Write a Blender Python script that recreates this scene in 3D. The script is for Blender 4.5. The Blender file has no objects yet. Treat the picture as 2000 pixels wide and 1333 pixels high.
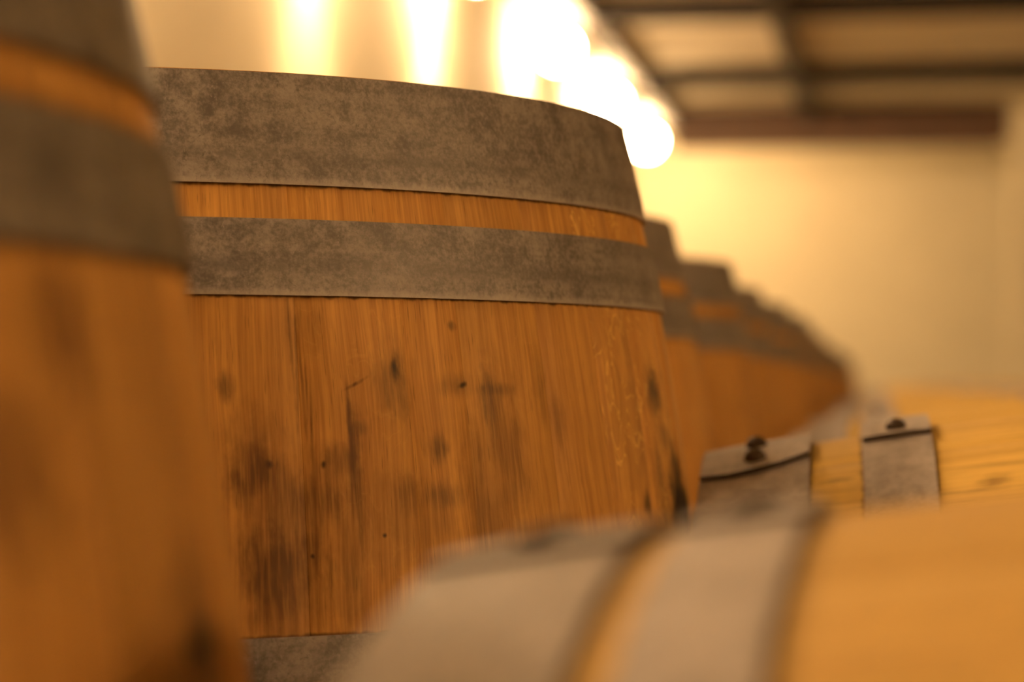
import bpy, bmesh, math, random
from mathutils import Vector, Matrix

PI = math.pi
random.seed(7)
C = bpy.context.scene.collection
SC = bpy.context.scene

# ------------------------------------------------------------------ camera, world, exposure
ZC = 0.776                       # lens height above the floor
cam_d = bpy.data.cameras.new('camera')
cam = bpy.data.objects.new('camera', cam_d)
C.objects.link(cam)
cam_d.sensor_width = 22.3
cam_d.lens = 50.0
cam_d.shift_y = 0.0418
cam_d.clip_start = 0.02
cam.location = (0, 0, ZC)
cam.rotation_euler = (PI / 2, 0, math.atan(720 / 4484))
cam_d.dof.use_dof = True
cam_d.dof.focus_distance = 1.06
cam_d.dof.aperture_fstop = 3.3
SC.camera = cam

w = bpy.data.worlds.new('world')
SC.world = w
w.use_nodes = True
w.node_tree.nodes['Background'].inputs[0].default_value = (1.0, 0.55, 0.25, 1)
w.node_tree.nodes['Background'].inputs[1].default_value = 0.02

SC.view_settings.view_transform = 'Standard'
SC.view_settings.look = 'None'
SC.view_settings.gamma = 1
SC.view_settings.use_curve_mapping = False
SC.view_settings.exposure = 0.0

LIGHT = (1.0, 0.62, 0.30)        # tungsten lamps seen with a daylight balance
GLOBE_POWER = 210.0                # radiance of the lamp globes
SPOT_POWER = 85.0
RIGHT_POWER = 1.0

# ------------------------------------------------------------------ helpers
def tag(o, label, cat, group=None, kind=None):
    if label: o['label'] = label
    if cat: o['category'] = cat
    if group: o['group'] = group
    if kind: o['kind'] = kind
    return o

def empty(name, loc, rot=(0, 0, 0)):
    o = bpy.data.objects.new(name, None)
    C.objects.link(o)
    o.location = loc
    o.rotation_euler = rot
    o.empty_display_size = 0.1
    return o

def mesh_obj(name, verts, faces, mat, parent=None, uvs=None, smooth=True, auto=None):
    me = bpy.data.meshes.new(name)
    me.from_pydata(verts, [], faces)
    me.update()
    if uvs:
        ul = me.uv_layers.new(name='UVMap')
        for lp in me.loops:
            ul.data[lp.index].uv = uvs[lp.vertex_index]
    bm = bmesh.new(); bm.from_mesh(me)
    bmesh.ops.recalc_face_normals(bm, faces=bm.faces)
    if auto is not None:
        for e in bm.edges:
            if len(e.link_faces) == 2 and e.calc_face_angle(0) > auto:
                e.smooth = False
    bm.to_mesh(me); bm.free()
    if smooth:
        for p in me.polygons: p.use_smooth = True
    me.materials.append(mat)
    o = bpy.data.objects.new(name, me)
    C.objects.link(o)
    if parent: o.parent = parent
    return o

def bm_obj(name, bm, mat, parent=None, smooth=False):
    bmesh.ops.recalc_face_normals(bm, faces=bm.faces)
    me = bpy.data.meshes.new(name)
    bm.to_mesh(me); bm.free()
    if smooth:
        for p in me.polygons: p.use_smooth = True
    me.materials.append(mat)
    o = bpy.data.objects.new(name, me)
    C.objects.link(o)
    if parent: o.parent = parent
    return o

def box_bm(bm, lo, hi, bevel=0.0):
    r = bmesh.ops.create_cube(bm, size=1.0)
    vs = r['verts']
    for v in vs:
        v.co = Vector([(lo[i] + hi[i]) / 2 + v.co[i] * (hi[i] - lo[i]) for i in range(3)])
    if bevel:
        es = {e for v in vs for e in v.link_edges}
        bmesh.ops.bevel(bm, geom=list(es), offset=bevel, segments=2, affect='EDGES')

def box(name, lo, hi, mat, parent=None, bevel=0.0):
    bm = bmesh.new(); box_bm(bm, lo, hi, bevel)
    return bm_obj(name, bm, mat, parent)

def copy_tree(o, parent=None):
    c = o.copy(); C.objects.link(c)
    if parent: c.parent = parent
    for ch in list(o.children): copy_tree(ch, c)
    return c

ORD = ['first', 'second', 'third', 'fourth', 'fifth', 'sixth', 'seventh', 'eighth', 'ninth', 'tenth', 'eleventh', 'twelfth',
       'thirteenth', 'fourteenth', 'fifteenth', 'sixteenth', 'seventeenth', 'eighteenth', 'nineteenth', 'twentieth',
       'twenty-first', 'twenty-second', 'twenty-third', 'twenty-fourth']

# ------------------------------------------------------------------ materials
class NT:
    def __init__(self, name):
        self.m = bpy.data.materials.new(name); self.m.use_nodes = True
        self.t = self.m.node_tree; self.n = self.t.nodes; self.l = self.t.links
        self.p = self.n['Principled BSDF']
    def put(self, sock, v):
        if hasattr(v, 'is_linked'): self.l.new(v, sock)
        else: sock.default_value = v
    def math(self, op, a, b=None, c=None, clamp=False):
        x = self.n.new('ShaderNodeMath'); x.operation = op; x.use_clamp = clamp
        self.put(x.inputs[0], a)
        if b is not None: self.put(x.inputs[1], b)
        if c is not None: self.put(x.inputs[2], c)
        return x.outputs[0]
    def comb(self, x, y, z=0.0):
        c = self.n.new('ShaderNodeCombineXYZ')
        self.put(c.inputs[0], x); self.put(c.inputs[1], y); self.put(c.inputs[2], z)
        return c.outputs[0]
    def sep(self, v):
        s = self.n.new('ShaderNodeSeparateXYZ'); self.put(s.inputs[0], v)
        return s.outputs
    def noise(self, vec, scale, detail=3, rough=0.5, dist=0.0):
        x = self.n.new('ShaderNodeTexNoise'); x.noise_dimensions = '3D'
        self.put(x.inputs['Vector'], vec); x.inputs['Scale'].default_value = scale
        x.inputs['Detail'].default_value = detail; x.inputs['Roughness'].default_value = rough
        x.inputs['Distortion'].default_value = dist
        return x.outputs['Fac']
    def rng(self, v, a, b, c=0.0, d=1.0, smooth=True):
        x = self.n.new('ShaderNodeMapRange')
        x.interpolation_type = 'SMOOTHSTEP' if smooth else 'LINEAR'
        self.put(x.inputs[0], v)
        for i, q in enumerate((a, b, c, d)): self.put(x.inputs[i + 1], q)
        return x.outputs[0]
    def mix(self, f, a, b, mode='MIX'):
        x = self.n.new('ShaderNodeMix'); x.data_type = 'RGBA'; x.blend_type = mode
        self.put(x.inputs[0], f)
        for s, v in ((x.inputs[6], a), (x.inputs[7], b)):
            if isinstance(v, tuple): v = (*v[:3], 1)
            self.put(s, v)
        return x.outputs[2]
    def bump(self, h, strength, dist):
        b = self.n.new('ShaderNodeBump'); b.inputs['Strength'].default_value = strength
        b.inputs['Distance'].default_value = dist
        self.put(b.inputs['Height'], h); self.l.new(b.outputs[0], self.p.inputs['Normal'])
    def uv(self):
        return self.n.new('ShaderNodeUVMap').outputs[0]
    def objcol(self):
        x = self.n.new('ShaderNodeObjectInfo')
        s = self.n.new('ShaderNodeSeparateColor'); self.l.new(x.outputs['Color'], s.inputs[0])
        return s.outputs
    def objpos(self):
        return self.n.new('ShaderNodeTexCoord').outputs['Object']

def wood(name, light, dark, stains=(), edges=(), blotch=0.5, rough=0.55, spec=0.3):
    """oak stave: u = arc length, v = height along the barrel (metres); object colour R = tone, G = seed, B = flake figure"""
    k = NT(name)
    u, v, _ = k.sep(k.uv())
    R, G, B = k.objcol()
    seed = k.math('MULTIPLY', G, 37.0)
    warp = k.math('MULTIPLY', k.math('SUBTRACT', k.noise(k.comb(k.math('MULTIPLY', u, 9), k.math('MULTIPLY', v, 5), seed), 1, 2), 0.5), 0.012)
    uw = k.math('ADD', u, warp)
    fine = k.noise(k.comb(k.math('MULTIPLY', uw, 900), k.math('MULTIPLY', v, 26), seed), 1, 3, 0.6)
    mid = k.noise(k.comb(k.math('MULTIPLY', uw, 380), k.math('MULTIPLY', v, 8), seed), 1, 3, 0.55)
    ring = k.noise(k.comb(k.math('MULTIPLY', uw, 70), k.math('MULTIPLY', v, 2.2), seed), 1, 2, 0.5)
    broad = k.noise(k.comb(k.math('MULTIPLY', u, 18), k.math('MULTIPLY', v, 11), seed), 1, 4, 0.6)
    g = k.math('ADD', k.math('MULTIPLY', fine, 0.34), k.math('ADD', k.math('MULTIPLY', mid, 0.42), k.math('MULTIPLY', ring, 0.34)))
    f = k.rng(g, 0.31, 0.75)
    col = k.mix(f, dark, light)
    # pores: short dark dashes
    pore = k.rng(k.noise(k.comb(k.math('MULTIPLY', uw, 1500), k.math('MULTIPLY', v, 60), seed), 1, 1), 0.66, 0.76)
    col = k.mix(k.math('MULTIPLY', pore, 0.55), col, tuple(c * 0.35 for c in dark))
    # medullary flakes of quarter sawn staves
    fl = k.noise(k.comb(k.math('MULTIPLY', u, 85), k.math('MULTIPLY', v, 42), k.math('ADD', seed, 5.0)), 1, 1.5, 0.5, 1.3)
    ridge = k.rng(k.math('ABSOLUTE', k.math('SUBTRACT', fl, 0.52)), 0.0, 0.035, 1.0, 0.0)
    ridge = k.math('MULTIPLY', ridge, k.rng(k.noise(k.comb(k.math('MULTIPLY', u, 45), k.math('MULTIPLY', v, 30), seed), 1, 1), 0.4, 0.58))
    shade = k.rng(fl, 0.3, 0.7, 0.0, 0.35)
    col = k.mix(k.math('MULTIPLY', shade, B), col, tuple(c * 0.75 for c in dark))
    col = k.mix(k.math('MULTIPLY', k.math('MULTIPLY', ridge, B), 0.75), col, tuple(min(1, c * 1.45) for c in light))
    # soft handling dirt
    bl = k.rng(broad, 0.42, 0.72)
    col = k.mix(k.math('MULTIPLY', bl, blotch), col, tuple(c * 0.62 for c in dark))
    # tone of this stave
    tone = k.math('MULTIPLY', R, 1.0)
    cmb = k.n.new('ShaderNodeCombineColor')
    for i in range(3): k.l.new(tone, cmb.inputs[i])
    col = k.mix(1.0, col, cmb.outputs[0], 'MULTIPLY')
    # dark wavy strip on the wood beside the hoop edges
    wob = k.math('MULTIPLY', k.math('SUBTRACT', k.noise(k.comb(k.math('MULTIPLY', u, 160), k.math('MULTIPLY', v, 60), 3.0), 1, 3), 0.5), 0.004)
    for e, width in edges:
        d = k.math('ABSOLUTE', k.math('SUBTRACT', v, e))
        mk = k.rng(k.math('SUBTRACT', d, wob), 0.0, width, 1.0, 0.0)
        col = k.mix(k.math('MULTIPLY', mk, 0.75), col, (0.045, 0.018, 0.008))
    # individual stains
    if stains:
        wu = k.math('MULTIPLY', k.math('SUBTRACT', k.noise(k.comb(k.math('MULTIPLY', u, 170), k.math('MULTIPLY', v, 60), 1.0), 1, 3, 0.6), 0.5), 1.5)
        wv = k.math('MULTIPLY', k.math('SUBTRACT', k.noise(k.comb(k.math('MULTIPLY', u, 120), k.math('MULTIPLY', v, 70), 8.0), 1, 3, 0.6), 0.5), 1.3)
        brk = k.rng(k.noise(k.comb(k.math('MULTIPLY', u, 420), k.math('MULTIPLY', v, 22), 6.0), 1, 3, 0.6), 0.34, 0.6, 0.45, 1.0)
        for (su, sv, ru, rv, ang, amt, c) in stains:
            if amt < 0.8: ru, rv, amt = ru * 1.3, rv * 1.3, min(0.79, amt * 1.25)
            du = k.math('SUBTRACT', u, su); dv = k.math('SUBTRACT', v, sv)
            ca, sa = math.cos(ang), math.sin(ang)
            a = k.math('ADD', k.math('MULTIPLY', du, ca / ru), k.math('MULTIPLY', dv, sa / ru))
            b = k.math('ADD', k.math('MULTIPLY', du, -sa / rv), k.math('MULTIPLY', dv, ca / rv))
            a = k.math('ADD', a, wu); b = k.math('ADD', b, wv)
            d = k.math('SQRT', k.math('ADD', k.math('MULTIPLY', a, a), k.math('MULTIPLY', b, b)))
            mk = k.math('MULTIPLY', k.rng(d, 0.1, 1.2, 1.0, 0.0), amt)
            if amt < 0.8: mk = k.math('MULTIPLY', mk, brk)
            col = k.mix(mk, col, c)
    k.put(k.p.inputs['Base Color'], col)
    k.p.inputs['Roughness'].default_value = rough
    k.p.inputs['Specular IOR Level'].default_value = spec
    k.bump(g, 0.35, 0.0006)
    return k.m

def zinc(name, base=(0.36, 0.36, 0.35), metal=0.55, rough=0.5, spots=1.0, worn=(), contrast=1.0):
    k = NT(name)
    u, v, _ = k.sep(k.uv())
    P = k.comb(u, v, 0.0)
    big = k.noise(P, 26, 4, 0.6)
    midn = k.noise(P, 95, 4, 0.65, 0.4)
    sm = k.noise(P, 420, 3, 0.7)
    band = k.noise(k.comb(k.math('MULTIPLY', u, 5), k.math('MULTIPLY', v, 130), 2.0), 1, 3, 0.6)
    f = k.math('ADD', k.math('MULTIPLY', big, 0.26), k.math('ADD', k.math('MULTIPLY', midn, 0.36), k.math('ADD', k.math('MULTIPLY', sm, 0.32), k.math('MULTIPLY', band, 0.12))))
    dk = tuple(c * (0.9 - 0.42 * contrast) for c in base); lt = tuple(c * (1.0 + 0.3 * contrast) for c in base)
    col = k.mix(k.rng(f, 0.42, 0.65), dk, lt)
    # dark oxide freckles and pale scuffs
    fr = k.rng(k.noise(P, 300, 4, 0.75, 1.0), 0.56, 0.66)
    col = k.mix(k.math('MULTIPLY', k.math('MULTIPLY', fr, k.rng(big, 0.4, 0.62)), 0.55 * spots), col, tuple(c * 0.25 for c in base))
    sc = k.rng(k.noise(k.comb(k.math('MULTIPLY', u, 330), k.math('MULTIPLY', v, 150), 4.0), 1, 3, 0.7, 2.0), 0.64, 0.72)
    col = k.mix(k.math('MULTIPLY', sc, 0.45 * spots), col, tuple(min(1, c * 1.75) for c in base))
    # rubbed pale lower edges, dark grime line along the middle of the strap
    for e in worn:
        wn = k.noise(k.comb(k.math('MULTIPLY', u, 260), k.math('MULTIPLY', v, 90), 9.0), 1, 3, 0.7)
        mk = k.rng(k.math('SUBTRACT', k.math('SUBTRACT', v, e), k.math('MULTIPLY', wn, 0.007)), -0.003, 0.0006, 1.0, 0.0)
        mk = k.math('MULTIPLY', mk, k.rng(k.math('SUBTRACT', v, e), -0.002, -0.001))
        col = k.mix(k.math('MULTIPLY', mk, 0.55), col, tuple(c * 1.8 for c in base))
        gl = k.rng(k.math('ABSOLUTE', k.math('SUBTRACT', k.math('SUBTRACT', v, e), 0.0135)), 0.0, 0.006, 1.0, 0.0)
        gl = k.math('MULTIPLY', gl, k.rng(midn, 0.42, 0.62))
        col = k.mix(k.math('MULTIPLY', gl, 0.6), col, tuple(c * 0.35 for c in base))
    k.put(k.p.inputs['Base Color'], col)
    k.p.inputs['Metallic'].default_value = metal
    k.put(k.p.inputs['Roughness'], k.rng(midn, 0.3, 0.7, rough - 0.06, rough + 0.1))
    k.bump(sm, 0.12, 0.0004)
    return k.m

def plain(name, col, rough=0.6, metal=0.0, amp=0.1, scale=8.0):
    k = NT(name)
    n = k.noise(k.objpos(), scale, 4, 0.6)
    c = k.mix(k.rng(n, 0.3, 0.7), tuple(x * (1 - amp) for x in col), tuple(min(1, x * (1 + amp)) for x in col))
    k.put(k.p.inputs['Base Color'], c)
    k.p.inputs['Roughness'].default_value = rough
    k.p.inputs['Metallic'].default_value = metal
    k.bump(n, 0.08, 0.004)
    return k.m

M_PLASTER = plain('cream_plaster', (0.80, 0.74, 0.56), 0.85, 0, 0.03, 3.0)
M_CEIL = plain('ceiling_plaster', (0.86, 0.80, 0.66), 0.9, 0, 0.04, 3.0)
M_CONC = plain('concrete', (0.12, 0.10, 0.085), 0.6, 0, 0.2, 5.0)
M_BEAM = plain('dark_beam_paint', (0.016, 0.010, 0.007), 0.6, 0, 0.2, 9.0)
M_GIRD = plain('brown_girder_paint', (0.10, 0.052, 0.03), 0.6, 0, 0.2, 9.0)
M_RAIL = plain('rail_timber', (0.20, 0.12, 0.06), 0.7, 0, 0.25, 14.0)
M_IRON = plain('dark_iron', (0.05, 0.045, 0.04), 0.5, 0.6, 0.2, 30.0)
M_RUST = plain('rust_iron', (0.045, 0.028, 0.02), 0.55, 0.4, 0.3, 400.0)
M_SOCK = plain('lamp_enamel', (0.55, 0.50, 0.42), 0.4, 0, 0.05, 20.0)
kk = NT('lit_globe')
kk.p.inputs['Base Color'].default_value = (0.9, 0.9, 0.85, 1)
kk.p.inputs['Emission Color'].default_value = (*LIGHT, 1)
kk.p.inputs['Emission Strength'].default_value = GLOBE_POWER
M_GLOBE = kk.m

# ------------------------------------------------------------------ the room
XL, XR, Y0, Y1, ZT = -1.99, 6.0, -4.5, 18.8, ZC + 2.06
def struct(name, lo, hi, mat, bevel=0.0):
    o = box(name, lo, hi, mat, None, bevel)
    o['kind'] = 'structure'
    return o
struct('floor', (XL - .2, Y0 - .2, -0.15), (XR + .2, Y1 + .2, 0), M_CONC)
struct('ceiling', (XL - .2, Y0 - .2, ZT), (XR + .2, Y1 + .2, ZT + 0.15), M_CEIL)
struct('wall_left', (XL - .2, Y0, 0), (XL, Y1, ZT), M_PLASTER)
struct('wall_right', (XR, Y0, 0), (XR + .2, Y1, ZT), M_PLASTER)
struct('wall_far', (XL - .2, Y1, 0), (XR + .2, Y1 + .2, ZT), M_PLASTER)
struct('wall_back', (XL - .2, Y0 - .2, 0), (XR + .2, Y0, ZT), M_PLASTER)

def beam(name, lo, hi, label, cat='beam', group=None):
    o = box(name, lo, hi, M_BEAM, None, 0.006)
    tag(o, label, cat, group, 'structure')
    return o
# joists across the room, every 2.5 m
yb = [1.9, 4.4, 6.9, 9.35, 12.15, 14.9]
for i, y in enumerate(yb):
    beam('ceiling_joist', (-1.52, y, ZC + 1.93), (XR, y + 0.14, ZT),
         ORD[len(yb) - 1 - i] + ' dark ceiling joist counted from the deep girder at the far wall', 'joist', 'dark joists across the ceiling')
# long members
beam('ceiling_plate', (-1.66, Y0, ZC + 1.97), (-1.52, Y1, ZT), 'long dark timber plate running along the ceiling above the wall lamps')
beam('ceiling_runner', (-0.59, Y0, ZC + 1.95), (-0.49, 17.0, ZT), 'long dark runner crossing under the joists in mid ceiling')
# deep girder near the far wall, with flanges
gd = empty('girder', (0.9, 17.05, ZC + 1.76)); tag(gd, 'deep dark girder closing the ceiling before the far wall', 'girder', None, 'structure')
def gpart(n, lo, hi):
    o = box(n, tuple(lo[i] - gd.location[i] for i in range(3)), tuple(hi[i] - gd.location[i] for i in range(3)), M_GIRD, gd, 0.004)
gpart('web', (-1.52, 17.09, ZC + 1.78), (0.92, 17.13, ZT))
gpart('lower_flange', (-1.52, 17.03, ZC + 1.75), (0.86, 17.19, ZC + 1.78))
gpart('upper_flange', (-1.52, 17.03, ZC + 1.95), (0.92, 17.19, ZC + 1.985))
pl = box('pillar', (0.93, 16.75, 0), (1.35, 17.15, ZT), M_PLASTER, None, 0.01)
tag(pl, 'pale square pillar standing at the right end of the deep girder', 'pillar', None, 'structure')

# ------------------------------------------------------------------ wall lamps
def make_lamp():
    r = empty('wall_lamp', (0, 0, 0))
    bm = bmesh.new()
    bmesh.ops.create_cone(bm, cap_ends=True, segments=20, radius1=0.05, radius2=0.045, depth=0.02,
                          matrix=Matrix.Translation((-0.212, 0, 0.16)) @ Matrix.Rotation(PI / 2, 4, 'Y'))
    bm_obj('wall_plate', bm, M_SOCK, r)
    bm = bmesh.new()
    pts = [Vector((-0.207, 0, 0.16)), Vector((-0.10, 0, 0.175)), Vector((-0.02, 0, 0.165)), Vector((0, 0, 0.14))]
    for a, b in zip(pts, pts[1:]):
        d = b - a
        q = Vector((0, 0, 1)).rotation_difference(d.normalized()).to_matrix().to_4x4()
        bmesh.ops.create_cone(bm, cap_ends=True, segments=10, radius1=0.008, radius2=0.008, depth=d.length + 0.006,
                              matrix=Matrix.Translation((a + b) / 2) @ q)
    bm_obj('arm', bm, M_SOCK, r, True)
    bm = bmesh.new()
    bmesh.ops.create_cone(bm, cap_ends=True, segments=20, radius1=0.045, radius2=0.022, depth=0.06, matrix=Matrix.Translation((0, 0, 0.118)))
    bm_obj('socket', bm, M_SOCK, r)
    bm = bmesh.new()
    bmesh.ops.create_uvsphere(bm, u_segments=20, v_segments=12, radius=0.10)
    bm_obj('globe', bm, M_GLOBE, r, True)
    return r

ys_l = [17.55, 15.1, 12.65, 10.03, 7.85, 5.35, 2.85, 0.4, -2.05]
ld = bpy.data.lights.new('lamp_beam', 'SPOT')
ld.color = LIGHT; ld.energy = SPOT_POWER; ld.spot_size = math.radians(85); ld.spot_blend = 0.9; ld.shadow_soft_size = 0.04
lamp0 = make_lamp()
sp = bpy.data.objects.new('lamp_beam', ld); C.objects.link(sp); sp.parent = lamp0
sp.location = (0, 0, -0.11)
sp.rotation_euler = Vector((-0.22, 0, -0.75)).to_track_quat('-Z', 'Y').to_euler()
lamps = [(-1.77, y, 0) for y in ys_l] + [(XR - .22, y, PI) for y in (0.4, -2.05)]  # the right-wall pair is unseen, added to brighten the barrel fronts
for i, (x, y, rz) in enumerate(lamps):
    r = lamp0 if i == 0 else copy_tree(lamp0)
    r.location = (x, y, ZC + 1.86); r.rotation_euler = (0, 0, rz)
    if rz:
        tag(r, ('added round fill lamp on the unseen right wall, level with the lens' if y > 0 else 'added round fill lamp on the unseen right wall, behind the lens'), 'lamp', 'added fill lamps on the unseen right wall'); continue
    tag(r, ORD[i] + ' glowing round wall lamp counted from the far end of the left wall', 'lamp', 'wall lamps along the left wall')

# ------------------------------------------------------------------ barrels
H, RB = 0.92, 0.345
def prof(z, a, rb=RB):
    t = (z - H / 2) / (H / 2)
    return rb - a * t * t

class Barrel:
    """a wooden barrel, axis along local z from 0 to H; the reference end is z = H for upright and z = 0 for lying ones"""
    def __init__(self, name, a, hoops, woodm, zincm, headm, joints=None, nst=28, laps=None, rivets=None, tones=None, loc=(0, 0, 0), rot=(0, 0, 0), detail=1.0, merge=False, seed=1, lift=0.0012, th=0.0018, dome=0.85):
        self.rnd = random.Random(seed)
        self.root = empty(name, loc, rot)
        self.a = a; self.th = th; self.dome = dome
        if joints is None:
            ws = [self.rnd.uniform(0.75, 1.3) for _ in range(nst)]
            s = sum(ws); t = self.rnd.uniform(0, 0.2); joints = []
            for q in ws: joints.append(t); t += q / s * 2 * PI
        nz = int(14 * detail)
        allv, allf, allu = [], [], []
        for i, j0 in enumerate(joints):
            j1 = joints[i + 1] if i + 1 < len(joints) else joints[0] + 2 * PI
            v, f, u = self.stave(j0, j1, nz, max(2, int((j1 - j0) / 0.05)))
            tone = tones.get(i) if tones else None
            if merge:
                n0 = len(allv); allv += v; allu += u
                allf += [tuple(x + n0 for x in q) for q in f]
            else:
                o = mesh_obj('stave', v, f, woodm, self.root, u, True, 0.6)
                if tone is None: tone = (self.rnd.uniform(0.84, 1.08), self.rnd.random(), 1.0 if self.rnd.random() < 0.22 else 0.0)
                o.color = (*tone, 1)
        if merge:
            o = mesh_obj('stave_body', allv, allf, woodm, self.root, allu, True, 0.6)
            o['kind'] = 'stuff'; o.color = (1, self.rnd.random(), 0.1, 1)
        # heads, boards recessed behind the chime
        for zz, sgn in ((0.03, 1), (H - 0.03, -1)):
            self.head(zz, sgn, headm, merge)
        for i, (z0, z1) in enumerate(hoops):
            lap = (laps or {}).get(i, (self.rnd.uniform(0, 6.28), (0, 0, 0)))
            h = self.hoop(z0, z1, lap, zincm, int(100 * detail), lift)
            if merge: continue
            rv = (rivets or {}).get(i, (0.06, 0.17))
            for d in rv:
                self.rivet(h, (z0 + z1) / 2, lap[0] - d, z1 - z0)

    def stave(self, t0, t1, nz, nt):
        e = 0.0005 / RB
        rings = []
        verts, uvs, faces = [], [], []
        th = [t0] + [t0 + e + (t1 - t0 - 2 * e) * k / nt for k in range(nt + 1)] + [t1]
        lift = [-0.00025] + [0.0] * (nt + 1) + [-0.00025]
        bulge = self.rnd.uniform(-0.0003, 0.0003)
        thick = 0.026
        n = len(th) + 2
        for iz in range(nz + 1):
            z = H * iz / nz
            r = prof(z, self.a) + bulge
            ch = 0.0
            for k, (t, l) in enumerate(zip(th, lift)):
                rr = r + l
                zz = z
                verts.append((rr * math.cos(t), rr * math.sin(t), zz)); uvs.append((t * 0.33, z))
            for t in (th[-1], th[0]):
                rr = r - thick
                verts.append((rr * math.cos(t), rr * math.sin(t), z)); uvs.append((t * 0.33, z))
        for iz in range(nz):
            for k in range(n):
                a = iz * n + k; b = iz * n + (k + 1) % n
                faces.append((a, b, b + n, a + n))
        faces.append(tuple(range(n))); faces.append(tuple(nz * n + k for k in range(n)))
        return verts, faces, uvs

    def head(self, zz, sgn, mat, merge):
        R = prof(zz, self.a) - 0.0262
        nb = 7
        ws = [self.rnd.uniform(0.8, 1.2) for _ in range(nb)]
        s = sum(ws); x = -R
        av, af, au = [], [], []
        for q in ws:
            x1 = min(R, x + 2 * R * q / s)
            lo, hi = x + 0.0006, x1 - 0.0006
            v, f, u = [], [], []
            npt = 5
            up, dn = [], []
            for k in range(npt + 1):
                xx = lo + (hi - lo) * k / npt
                yy = math.sqrt(max(0.0, R * R - xx * xx))
                up.append((xx, yy)); dn.append((xx, -yy))
            loop = dn + up[::-1]
            m = len(loop)
            for z in (zz - 0.009, zz + 0.009):
                for (px, py) in loop: v.append((px, py, z)); u.append((px, py))
            f.append(tuple(range(m))); f.append(tuple(m + k for k in range(m)))
            for k in range(m): f.append((k, (k + 1) % m, m + (k + 1) % m, m + k))
            if merge:
                n0 = len(av); av += v; au += u; af += [tuple(y + n0 for y in w_) for w_ in f]
            else:
                o = mesh_obj('head_board', v, f, mat, self.root, u, False)
                o.color = (self.rnd.uniform(0.85, 1.1), self.rnd.random(), 0, 1)
            x = x1
        if merge:
            o = mesh_obj('barrel_head', av, af, mat, self.root, au, False)
            o.color = (1, 0.4, 0, 1)

    def hoop(self, z0, z1, lap, mat, seg, lift):
        tend, skew = lap
        delta = 0.24; th = self.th
        total = 2 * PI + delta
        ts = [tend - total + total * k / seg for k in range(seg + 1)]
        nw = 4
        verts, uvs, faces = [], [], []
        n = 2 * (nw + 1)
        ra = prof(z0, self.a) + lift; rb_ = prof(z1, self.a) + lift
        for k, t in enumerate(ts):
            back = tend - t
            off = th * 1.15 * min(1.0, max(0.0, (delta + 0.10 - back) / 0.10))
            near = max(0.0, 1 - back / 0.25)
            for side in (0, 1):
                for q in range(nw + 1):
                    f = q / nw if side == 0 else 1 - q / nw
                    z = z0 + (z1 - z0) * f
                    r = ra + (rb_ - ra) * f + off + (th if side == 0 else 0)
                    if side == 0 and q in (0, nw): r -= 0.0004
                    sk = skew[0] * (1 - f) * (1 - 2 * f) + skew[1] * 4 * f * (1 - f) + skew[2] * f * (2 * f - 1)
                    tt = t + near * sk
                    verts.append((r * math.cos(tt), r * math.sin(tt), z)); uvs.append((tt * 0.33, z))
        for k in range(len(ts) - 1):
            for q in range(n):
                a = k * n + q; b = k * n + (q + 1) % n
                faces.append((a, b, b + n, a + n))
        faces.append(tuple(range(n))); faces.append(tuple((len(ts) - 1) * n + q for q in range(n)))
        o = mesh_obj('hoop', verts, faces, mat, self.root, uvs, True, 0.6)
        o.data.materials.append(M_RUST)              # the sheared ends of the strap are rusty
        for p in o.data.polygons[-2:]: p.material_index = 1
        return o

    def rivet(self, hoop, z, t, wd):
        r = prof(z, self.a) + 0.0012 + self.th * 2.1
        R = 0.0062 if wd < 0.06 else 0.0068
        bm = bmesh.new()
        bmesh.ops.create_uvsphere(bm, u_segments=12, v_segments=8, radius=R)
        for v in list(bm.verts):
            if v.co.z < -1e-5: bm.verts.remove(v)
        bmesh.ops.holes_fill(bm, edges=[e for e in bm.edges if e.is_boundary], sides=0)
        nrm = Vector((math.cos(t), math.sin(t), 0))
        q = Vector((0, 0, 1)).rotation_difference(nrm).to_matrix().to_4x4()
        S = Matrix.Diagonal((1, 1, self.dome, 1))
        bmesh.ops.transform(bm, matrix=Matrix.Translation(nrm * (r - 0.0006) + Vector((0, 0, z))) @ q @ S, verts=bm.verts)
        bm_obj('rivet', bm, M_RUST, hoop, True)

def sym(h):                       # hoops measured from one end, mirrored to the other
    return [(a, b) for a, b in h] + [(H - b, H - a) for a, b in h]
def from_top(h):
    return [(H - b, H - a) for a, b in h] + [(a, b) for a, b in h]

HU0 = from_top([(0.0006, 0.063), (0.078, 0.111), (0.285, 0.325)])
HU1 = from_top([(0.0006, 0.053), (0.069, 0.104), (0.256, 0.300)])
HL1 = sym([(0.002, 0.050), (0.061, 0.090), (0.255, 0.295)])
HL3 = sym([(0.002, 0.052), (0.066, 0.100), (0.256, 0.300)])
HL2 = sym([(0.0012, 0.0635), (0.0935, 0.1325), (0.270, 0.310)])

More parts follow.
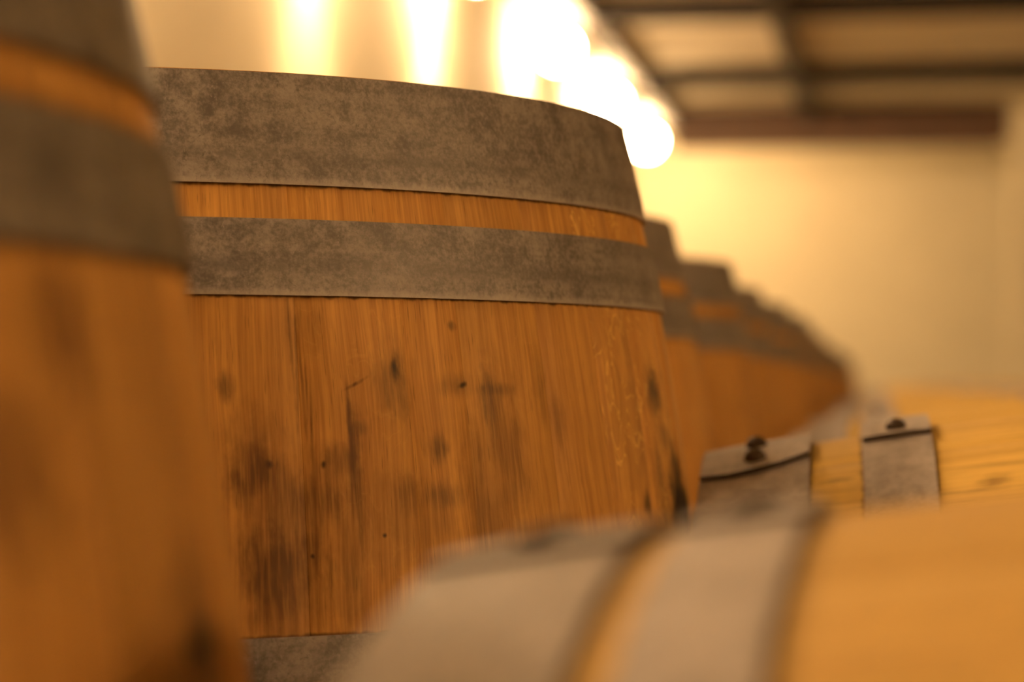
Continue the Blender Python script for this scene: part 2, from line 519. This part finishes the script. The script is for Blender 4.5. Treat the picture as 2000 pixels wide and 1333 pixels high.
OAK_L, OAK_D = (0.80, 0.448, 0.128), (0.44, 0.208, 0.057)
PALE_L, PALE_D = (0.82, 0.58, 0.17), (0.48, 0.29, 0.07)
FRONT_L, FRONT_D = (0.64, 0.44, 0.15), (0.42, 0.25, 0.075)
BLK = (0.012, 0.008, 0.006); BRN = (0.10, 0.04, 0.014); GRY = (0.075, 0.05, 0.032)
def A(t): return t * 0.33        # angle to arc length
ST1 = [  # u, v, ru, rv, angle, amount, colour
    (A(5.4455), .7831, .0032, .0085, 0, .95, BLK), (A(5.441), .778, .010, .017, 0, .45, GRY),
    (A(5.5636), .7755, .0040, .0018, .25, .95, BLK), (A(5.555), .7755, .011, .006, 0, .4, GRY),
    (A(5.2441), .740, .0026, .0026, 0, .95, BLK), (A(5.222), .7385, .013, .010, 0, .65, BRN), (A(5.225), .742, .016, .022, 0, .4, BRN),
    (A(5.3235), .7396, .0022, .0024, 0, .9, BLK), (A(5.338), .742, .014, .007, 0, .5, BRN),
    (A(5.508), .7463, .0060, .0070, -.6, .55, GRY), (A(5.611), .766, .0065, .018, 0, .6, GRY), (A(5.63), .7735, .010, .003, 0, .45, GRY),
    (A(6.112), .7719, .019, .016, 0, .95, GRY), (A(6.13), .748, .012, .009, 0, .5, GRY),
    (A(6.17), .699, .036, .026, 0, 1.0, BLK), (A(6.185), .716, .022, .036, 0, 1.0, BLK), (A(6.21), .705, .03, .03, 0, 1.0, BLK), (A(6.0015), .714, .0060, .009, 0, .8, BLK), (A(6.08), .722, .010, .022, 0, .55, GRY),
    (A(5.187), .7749, .0040, .0060, 0, .6, GRY),
    (A(5.380), .7760, .0065, .0009, .45, .75, BRN), (A(5.366), .764, .0012, .011, 0, .6, BRN), (A(5.3695), .746, .0028, .016, 0, .6, BRN),
    (A(5.385), .756, .0032, .0035, 0, .5, GRY),
    (A(5.2645), .700, .022, .018, 0, .55, BRN), (A(5.24), .685, .012, .020, 0, .45, BRN), (A(5.31), .722, .018, .012, 0, .45, BRN),
    (A(5.409), .707, .0014, .0014, 0, .9, BLK), (A(5.300), .699, .0012, .0014, 0, .9, BLK),
    (A(5.514), .724, .010, .006, 0, .45, GRY), (A(5.45), .727, .008, .010, 0, .4, BRN), (A(5.57), .73, .008, .03, 0, .4, BRN),
    (A(5.76), .757, .006, .016, 0, .4, BRN), (A(5.725), .775, .004, .02, 0, .35, BRN), (A(5.311), .805, .010, .012, 0, .35, BRN),
    (A(5.555), .803, .0022, .0022, 0, .7, GRY), (A(5.60), .70, .010, .02, 0, .35, BRN), (A(5.36), .690, .006, .03, 0, .4, BRN),
    (A(5.284), .800, .0008, .030, .02, .45, BRN), (A(5.291), .785, .0009, .036, -.03, .45, BRN), (A(5.298), .775, .0008, .026, .03, .45, BRN),
    (A(5.303), .768, .0008, .022, -.04, .45, BRN), (A(5.309), .762, .0009, .020, -.03, .45, BRN), (A(5.371), .735, .0035, .035, 0, .45, BRN),
    (A(5.28), .730, .035, .010, 0, .38, BRN), (A(5.26), .69, .026, .036, 0, .34, BRN), (A(5.64), .745, .012, .035, 0, .42, BRN), (A(5.45), .712, .03, .02, 0, .28, BRN),
]
def edge(h, wd): return [(z, wd) for pr in h for z in pr if 0.01 < z < H - 0.01]
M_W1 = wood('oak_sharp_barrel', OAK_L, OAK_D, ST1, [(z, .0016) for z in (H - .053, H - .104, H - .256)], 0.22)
M_W0 = wood('oak_near_barrel', OAK_L, OAK_D, [
    (A(6.13), .790, .018, .018, 0, .6, BRN), (A(6.03), .757, .026, .020, 0, .75, BRN), (A(6.318), .708, .018, .011, 0, .95, BLK),
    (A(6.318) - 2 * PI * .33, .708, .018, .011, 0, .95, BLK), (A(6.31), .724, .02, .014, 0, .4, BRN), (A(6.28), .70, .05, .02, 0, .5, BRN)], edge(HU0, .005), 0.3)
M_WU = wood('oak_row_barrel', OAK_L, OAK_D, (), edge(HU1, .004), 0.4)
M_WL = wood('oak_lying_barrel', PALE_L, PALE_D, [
    (A(PI + .44), .163, .006, .009, .4, .7, BRN), (A(PI + .47), .150, .0025, .020, 0, .5, BRN), (A(PI + .38), .175, .0015, .030, 0, .4, BRN), (A(PI + .36), .078, .003, .010, 0, .5, BRN),
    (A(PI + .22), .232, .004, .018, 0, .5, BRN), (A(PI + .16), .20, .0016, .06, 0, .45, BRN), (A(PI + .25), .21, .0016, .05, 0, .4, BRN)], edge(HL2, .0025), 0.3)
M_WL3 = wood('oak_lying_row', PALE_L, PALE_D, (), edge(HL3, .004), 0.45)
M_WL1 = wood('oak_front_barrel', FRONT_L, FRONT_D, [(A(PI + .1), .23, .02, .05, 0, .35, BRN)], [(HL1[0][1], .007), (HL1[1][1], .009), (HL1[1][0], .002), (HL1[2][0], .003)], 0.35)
M_HEAD = wood('oak_heads', OAK_L, OAK_D, (), (), 0.35)
M_Z1 = zinc('zinc_hoop_upright', (0.27, 0.25, 0.255), 0.3, 0.5, 1.0, [H - .053, H - .104])
M_Z0 = zinc('zinc_hoop_near', (0.205, 0.185, 0.165), 0.3, 0.55, 0.5)
M_Z2 = zinc('zinc_hoop_lying', (0.44, 0.41, 0.42), 0.2, 0.55, 0.25, (), 0.55)

GU = 'upright oak barrels in the left row'
GL = 'oak barrels lying on the timber rails'
T1 = {}
J1 = [5.08, 5.293, 5.465, 5.566, 5.739, 5.885, 6.022, 6.21]
t = 6.21
while t < 5.08 + 2 * PI - 0.30:
    t += 0.22; J1.append(t)
for i, tn in enumerate([(1.02, .11, 0), (1.06, .37, .15), (1.02, .53, 0), (.90, .71, .1), (.94, .23, 0), (.96, .9, 1.0), (1.0, .45, .8), (.98, .64, .2)]): T1[i] = tn
PHI = PI
b0 = Barrel('upright_barrel', .058, HU0, M_W0, M_Z0, M_HEAD, loc=(-.50, .56, 0), seed=11, detail=1.4,
            laps={0: (1.6, (0, 0, 0)), 1: (2.3, (0, 0, 0)), 2: (1.9, (0, 0, 0))})
tag(b0.root, 'blurred upright oak barrel nearest the lens, cut by the left edge of the picture', 'barrel', GU)
b1 = Barrel('upright_barrel', .057, HU1, M_W1, M_Z1, M_HEAD, joints=J1, tones=T1, loc=(-.433, 1.271, 0), seed=12, detail=2.0,
            laps={0: (4.4, (0, 0, 0)), 1: (1.2, (0, 0, 0)), 2: (2.0, (0, 0, 0))})
tag(b1.root, 'sharp upright oak barrel in the middle, black stains on its staves and mottled grey hoops', 'barrel', GU)
bU = Barrel('upright_barrel', .058, HU1, M_WU, M_Z1, M_HEAD, seed=13)
bUf = Barrel('upright_barrel', .058, HU1, M_WU, M_Z1, M_HEAD, seed=14, merge=True, detail=0.8)
uy = [2.03, 2.74, 3.50, 4.21, 4.96]
while len(uy) < 18: uy.append(uy[-1] + 0.73)
ux = [-.473, -.465, -.470, -.458, -.450]
rnd = random.Random(5)
first = {}
for i, y in enumerate(uy):
    src = bU if i < 6 else bUf
    r = src.root if src not in first else copy_tree(src.root)
    first[src] = 1
    x = ux[i] if i < 5 else -.465 + rnd.uniform(-.015, .01)
    r.location = (x, y, 0)
    r.rotation_euler = (0, 0, rnd.uniform(0, 6.28))
    tag(r, ORD[i] + ' upright oak barrel behind the sharp one, in the row receding along the left wall', 'barrel', GU)

AZ = ZC - .351
ROT = lambda yaw: (0, PI / 2, yaw)
b = Barrel('lying_barrel', .040, HL1, M_WL1, M_Z2, M_HEAD, loc=(-.105, .555, AZ), rot=ROT(-.055), seed=21, detail=1.4,
           laps={0: (PI + .10, (0, 0, 0)), 1: (PI + .08, (0, 0, 0))}, rivets={0: (.05, .15), 1: (.05, .15)}, dome=0.5)
tag(b.root, 'blurred oak barrel lying in the lower right foreground, closest to the lens', 'barrel', GL)
bL2 = Barrel('lying_barrel', .046, HL2, M_WL, M_Z2, M_HEAD, loc=(-.1055, 1.40, AZ + .004), rot=ROT(.024), seed=22, detail=1.6,
             laps={0: (PI + .30, (-.01, .0, -.055)), 1: (PI + .21, (0, 0, 0))}, rivets={0: (.06, .17), 1: (.04, .46)}, th=0.003, dome=1.0)
tag(bL2.root, 'oak barrel lying behind the blurred front one, dark rivets on its two lapped hoops', 'barrel', GL)
bL3 = Barrel('lying_barrel', .046, HL3, M_WL3, M_Z2, M_HEAD, seed=23)
bLf = Barrel('lying_barrel', .046, HL3, M_WL3, M_Z2, M_HEAD, seed=24, merge=True, detail=0.8)
ly = [2.13 + 0.73 * i for i in range(17)]
used = False
for i, y in enumerate(ly):
    if i == 0: r = bL3.root
    elif i < 4: r = copy_tree(bL3.root)
    elif not used: r = bLf.root; used = True
    else: r = copy_tree(bLf.root)
    r.location = (-.088 + rnd.uniform(-.008, .008), y, AZ + .004)
    r.rotation_euler = (Matrix.Rotation(rnd.uniform(-.015, .015), 3, 'Z') @ Matrix.Rotation(PI / 2, 3, 'Y') @ Matrix.Rotation(rnd.uniform(.8, 5.4), 3, 'Z')).to_euler()
    tag(r, ORD[i] + ' lying oak barrel behind the one with the dark rivets, its bulge at lens height', 'barrel', GL)

# timber rails under the lying barrels
for x, nm in ((0.14, 'left'), (0.57, 'right')):
    o = box('barrel_rail', (x - .045, -0.1, 0), (x + .045, 15.2, 0.082), M_RAIL, None, 0.006)
    tag(o, ('long timber rail under the lying barrels, on the side of the upright row' if nm == 'left'
            else 'long timber rail under the lying barrels, on the side away from the upright row'), 'rail', 'timber rails under the lying barrels')
